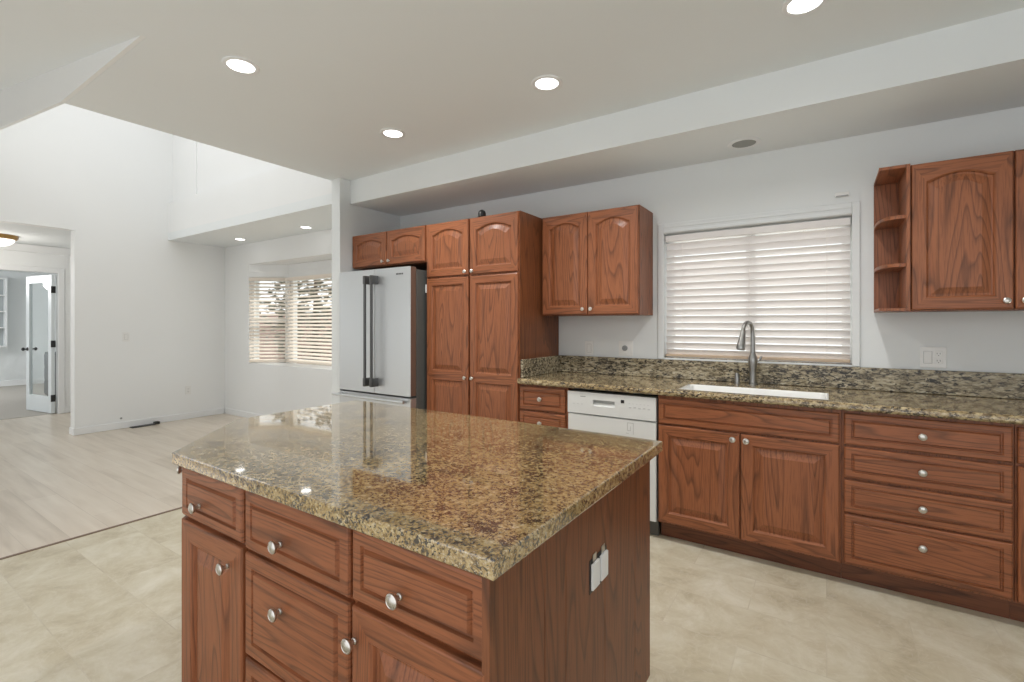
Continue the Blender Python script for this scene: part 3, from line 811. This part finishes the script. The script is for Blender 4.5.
for (p, q) in ((P1, P2), (P2, P3), (P3, P4)):
    v = Vector((q[0] - p[0], q[1] - p[1])); ln = v.length; a = math.atan2(v.y, v.x)
    hd = MB().box(0, ln, .003, .12, FZ + .001, BZ1 + .08); hd.box(.005, ln - .005, -.008, .0025, FZ + .075, FZ + .10)
    o = hd.build('head_panel', WALL2, w); o.location = (p[0], p[1], 0); o.rotation_euler = (0, 0, a)
    o = MB().box(0.005, ln - .005, .003, .12, 0, BZ0).build('apron', WALL2, w); o.location = (p[0], p[1], 0); o.rotation_euler = (0, 0, a)
    b = MB()
    fr = .06
    for x0, x1, z0, z1 in ((.004, fr, BZ0 + .022, FZ), (ln - fr, ln - .004, BZ0 + .022, FZ), (fr, ln - fr, BZ0 + .022, BZ0 + .07), (fr, ln - fr, FZ - .05, FZ)):
        b.box(x0, x1, .03, .10, z0, z1, 0, .003, 1)
    if ln < .8: b.box(fr, ln - fr, .03, .10, 1.365, 1.415, 0, .003, 1)
    o = b.build('frame', TRIMW, w); o.location = (p[0], p[1], 0); o.rotation_euler = (0, 0, a)
    o = MB().box(fr, ln - fr, .062, .066, BZ0 + .07, FZ - .05).build('pane', GLASS, w); o.location = (p[0], p[1], 0); o.rotation_euler = (0, 0, a)
for q, sx in ((P2, -1), (P3, 1)):
    MB().box(q[0] - .035 + sx * .036, q[0] + .035 + sx * .036, q[1] + .004, q[1] + .12, .0, BZ1 + .08).build('corner_post', TRIMW, w)
for lab, p, q in (('cream slatted blind on the angled side pane of the bay window', P1, P2), ('wide cream slatted blind on the front pane of the bay window', P2, P3), ('narrow cream slatted blind on the hidden side of the bay window', P3, P4)):
    if p == P3: continue
    v = Vector((q[0] - p[0], q[1] - p[1])); ln = v.length; a = math.atan2(v.y, v.x)
    w_ = ln - (.05 if ln < 1 else .04)
    t = blind('window_blind', lab, w_, .79, 1.975, -30, SLATB, rail=SLATB)
    n_ = Vector((v.y, -v.x)).normalized() * .036
    t.location = ((p[0] + q[0]) / 2 + n_.x, (p[1] + q[1]) / 2 + n_.y, .79); t.rotation_euler = (0, 0, a)

# ------------------------------------------------------------------ outside
struct(MB().box(-16, 8, 4.2, 30, -.4, -.3).build('ground', plain('dry_ground', (.55, .52, .47), .9)), 'ground outside the windows', 'ground')
def leafmat(name, c1, c2):
    m, nt, b = nmat(name); oi = coords(nt, (1, 1, 1)); n = N(nt, 'ShaderNodeTexNoise', Scale=6.0); L(nt, oi, n.inputs['Vector'])
    L(nt, mixc(nt, n.outputs[0], c1, c2), b.inputs['Base Color']); b.inputs['Roughness'].default_value = .6
    return m
LEAF = leafmat('dark_leaves', (.05, .055, .04), (.15, .15, .11)); BARK = plain('bark', (.10, .07, .05), .9)
def shrub(x, y, r, zc, hgt, n, label, trunk):
    t = thing('garden_tree', label, 'tree', (x, y, -.3), 'trees outside the bay window')
    rnd = random.Random(int(x * 100))
    b = MB()
    for i in range(n):
        while True:
            p = Vector((rnd.uniform(-1, 1), rnd.uniform(-1, 1), rnd.uniform(-1, 1)))
            if p.length < 1: break
        p = Vector((p.x * r, p.y * r * .8, zc + p.z * hgt)); s_ = rnd.uniform(.05, .11)
        mt = Matrix.Rotation(rnd.uniform(0, 6.3), 3, 'Z') @ Matrix.Rotation(rnd.uniform(0, 3), 3, 'X')
        vs = [p + mt @ Vector(q) * s_ for q in ((-1.2, 0, 0), (0, -.5, .1), (1.2, 0, 0), (0, .5, .1))]
        b.add(vs, [(0, 1, 2, 3)])
    b.build('foliage', LEAF, t)
    MB().tube([(0, 0, 0), (.05, 0, zc * .6), (0, .04, zc + hgt * .4)], [trunk, trunk * .8, trunk * .4], 8).build('trunk', BARK, t)
shrub(-9.8, 6.6, 1.3, 2.0, 1.6, 1500, 'dark leafy tree seen through the left of the bay window', .09)
shrub(-6.6, 7.4, 1.2, 2.3, 1.2, 1500, 'dark leafy tree seen through the front of the bay window', .08)
t = thing('garden_fence', 'grey board fence outside beyond the bay window', 'fence', (-15.0, 9.2, -.3))
b = MB()
for i in range(40): b.box(-4 + i * .2, -4 + i * .2 + .19, 0, .02, 0.05, 2.0)
b.build('boards', plain('fence_board', (.30, .19, .16), .9), t)
for i in range(5): MB().box(-4 + i * 1.9, -3.9 + i * 1.9, .0205, .12, 0, 2.1).build('post', plain('fence_post', (.18, .15, .13), .9), t)

# ------------------------------------------------------------------ wall plates
def plate(name, label, loc, kind, rz=0):
    t = thing(name, label, 'outlet' if 'outlet' in name else 'switch', loc, None, rz)
    w2 = .057 if kind in ('double', 'dimmer') else .036
    MB().box(-w2, w2, -.006, -.0005, -.058, .058, 0, .002).build('cover_plate', WHITEP, t)
    if kind in ('rocker', 'double'):
        x = 0 if kind == 'rocker' else -.023
        MB().box(x - .0165, x + .0165, -.0095, -.0062, -.033, .033, 0, .0015).build('rocker', WHITEP, t)
        b = MB()
        for s_ in (-1, 1): b.box(x + s_ * .0180 - .0006, x + s_ * .0180 + .0006, -.0066, -.0061, -.034, .034); b.box(x - .018, x + .018, -.0066, -.0061, s_ * .0345 - .0006, s_ * .0345 + .0006)
        b.build('rocker_gap', GREYP, t)
    if kind in ('duplex', 'double'):
        x = 0 if kind == 'duplex' else .023
        for z in (-.020, .020):
            o = MB().box(x - .0165, x + .0165, -.0085, -.0062, z - .0145, z + .0145, 0, .002).build('receptacle', WHITEP, t)
            b = MB(); b.box(x - .0075, x - .0055, -.009, -.0086, z - .002, z + .007); b.box(x + .0055, x + .0075, -.009, -.0086, z - .002, z + .007)
            b.lathe([(.0022, -.0086), (.0022, -.009)], (x, 0, z - .008), 'y', 8); b.build('slots', BLACK, o)
    if kind == 'dimmer':
        MB().lathe([(.021, -.0062), (.021, -.016), (.018, -.020), (.004, -.021)], (-.006, 0, .002), 'y', 22).build('dial', GREYP, t)
        MB().box(.024, .046, -.0095, -.0062, -.030, .026, 0, .001).build('rocker', WHITEP, t)
        MB().box(-.02, .012, -.012, -.0062, -.045, -.030, 0, .002).build('plug', WHITEP, t)
plate('light_switch', 'white rocker switch plate on the wall nearest the tall pantry', (-1.598, BY, 1.128), 'rocker')
plate('light_switch', 'white wall plate with a round grey dial left of the window', (-1.292, BY, 1.135), 'dimmer')
plate('wall_outlet', 'white double plate with outlet and switch right of the window', (.500, BY, 1.134), 'double')
plate('light_switch', 'small white switch high on the tall great-room wall', (LX, 2.351, 1.16), 'rocker', R(90))
plate('wall_outlet', 'white outlet plate low on the great-room wall near the corner', (LX, 3.058, .40), 'duplex', R(90))
t = thing('floor_register', 'black metal floor register lying against the great-room baseboard', 'register', (LX + .065, 2.53, .0015))
MB().box(-.045, .045, -.15, .10, 0, .008, 0, .002).build('grille', BLACK, t)
MB().box(-.03, .03, .102, .16, 0, .035, 0, .006).build('end_block', BLACK, t)
tag(MB().lathe([(.012, 0), (.012, .004), (.004, .005)], (0, 0, 0), 'x', 12).build('cable_stub', GREYP, None, (LX + .001, 2.30, .13)), 'tiny grey cable stub just above the great-room baseboard', 'cable')

# added lamp, out of view, to brighten the far room
t = thing('ceiling_lamp', 'unseen round white ceiling lamp added to brighten the far room', 'ceiling light', (-12.8, .2, 2.449))
MB().lathe([(.18, 0), (.18, -.03), (.15, -.07), (.05, -.10), (.01, -.102)], (0, 0, 0), 'z', 28).build('dome', DOME, t)
ld = bpy.data.lights.new('lamp_light', 'POINT'); ld.energy = 50; ld.shadow_soft_size = .15
lo = bpy.data.objects.new('lamp_light', ld); COL.objects.link(lo); lo.location = (0, 0, -.30); lo.parent = t

# ------------------------------------------------------------------ recessed lights
def can(label, x, y, z, r, watts, lit=True, name='recessed_light', group='recessed ceiling lights'):
    t = thing(name, label, 'ceiling light', (x, y, z - .0005), group)
    MB().loops([[(q * math.cos(2 * math.pi * i / 32), q * math.sin(2 * math.pi * i / 32), zz) for i in range(32)] for q, zz in ((r, 0), (r, -.004), (r * .92, -.008), (r * .74, -.006), (r * .72, -.001))], 0, False, False, True).build('trim_ring', TRIMW, t)
    MB().lathe([(r * .74, -.0005), (r * .72, -.004), (r * .3, -.0045)], (0, 0, 0), 'z', 32).build('lens', LENS if lit else plain('vent_grey', (.30, .31, .29), .6), t)
    if lit:
        ld = bpy.data.lights.new('lamp_light', 'SPOT'); ld.energy = watts; ld.spot_size = R(150 if watts > 20 else 44); ld.spot_blend = .8; ld.shadow_soft_size = r * .6; ld.color = (1, .985, .965)
        lo = bpy.data.objects.new('lamp_light', ld); COL.objects.link(lo); lo.location = (0, 0, -.02); lo.parent = t
    return t
can('round recessed light in the ceiling above the island', -2.565, 1.30, CZ, .088, 36)
can('round recessed light in the ceiling in front of the pantry', -1.315, 2.345, CZ, .088, 36)
can('round recessed light in the ceiling in front of the refrigerator', -2.571, 2.355, CZ, .088, 36)
can('round recessed light cut by the top edge of the photo', -.077, 2.36, CZ, .088, 36)
can('unlit grey round ceiling speaker in the soffit above the window', -.434, 3.30, SZ, .095, 0, False, 'ceiling_speaker', None)
can('recessed light in the nook ceiling near the tall wall', -6.533, 3.30, SZ, .075, 16)
can('recessed light in the nook ceiling over the bay window', -5.084, 3.318, SZ, .075, 16)
t = thing('ceiling_lamp', 'round brass-rimmed dome lamp on the hall ceiling', 'ceiling light', (-8.75, 1.42, OZ + .004))
MB().lathe([(.20, 0), (.20, -.03), (.185, -.05), (.17, -.05)], (0, 0, 0), 'z', 32).build('rim', BRASS, t)
MB().lathe([(.169, -.051), (.16, -.08), (.12, -.115), (.06, -.135), (.01, -.14)], (0, 0, 0), 'z', 32).build('dome', DOME, t)
ld = bpy.data.lights.new('lamp_light', 'POINT'); ld.energy = 4.5; ld.shadow_soft_size = .1; ld.color = (1, .95, .88)
lo = bpy.data.objects.new('lamp_light', ld); COL.objects.link(lo); lo.location = (0, 0, -.30); lo.parent = t
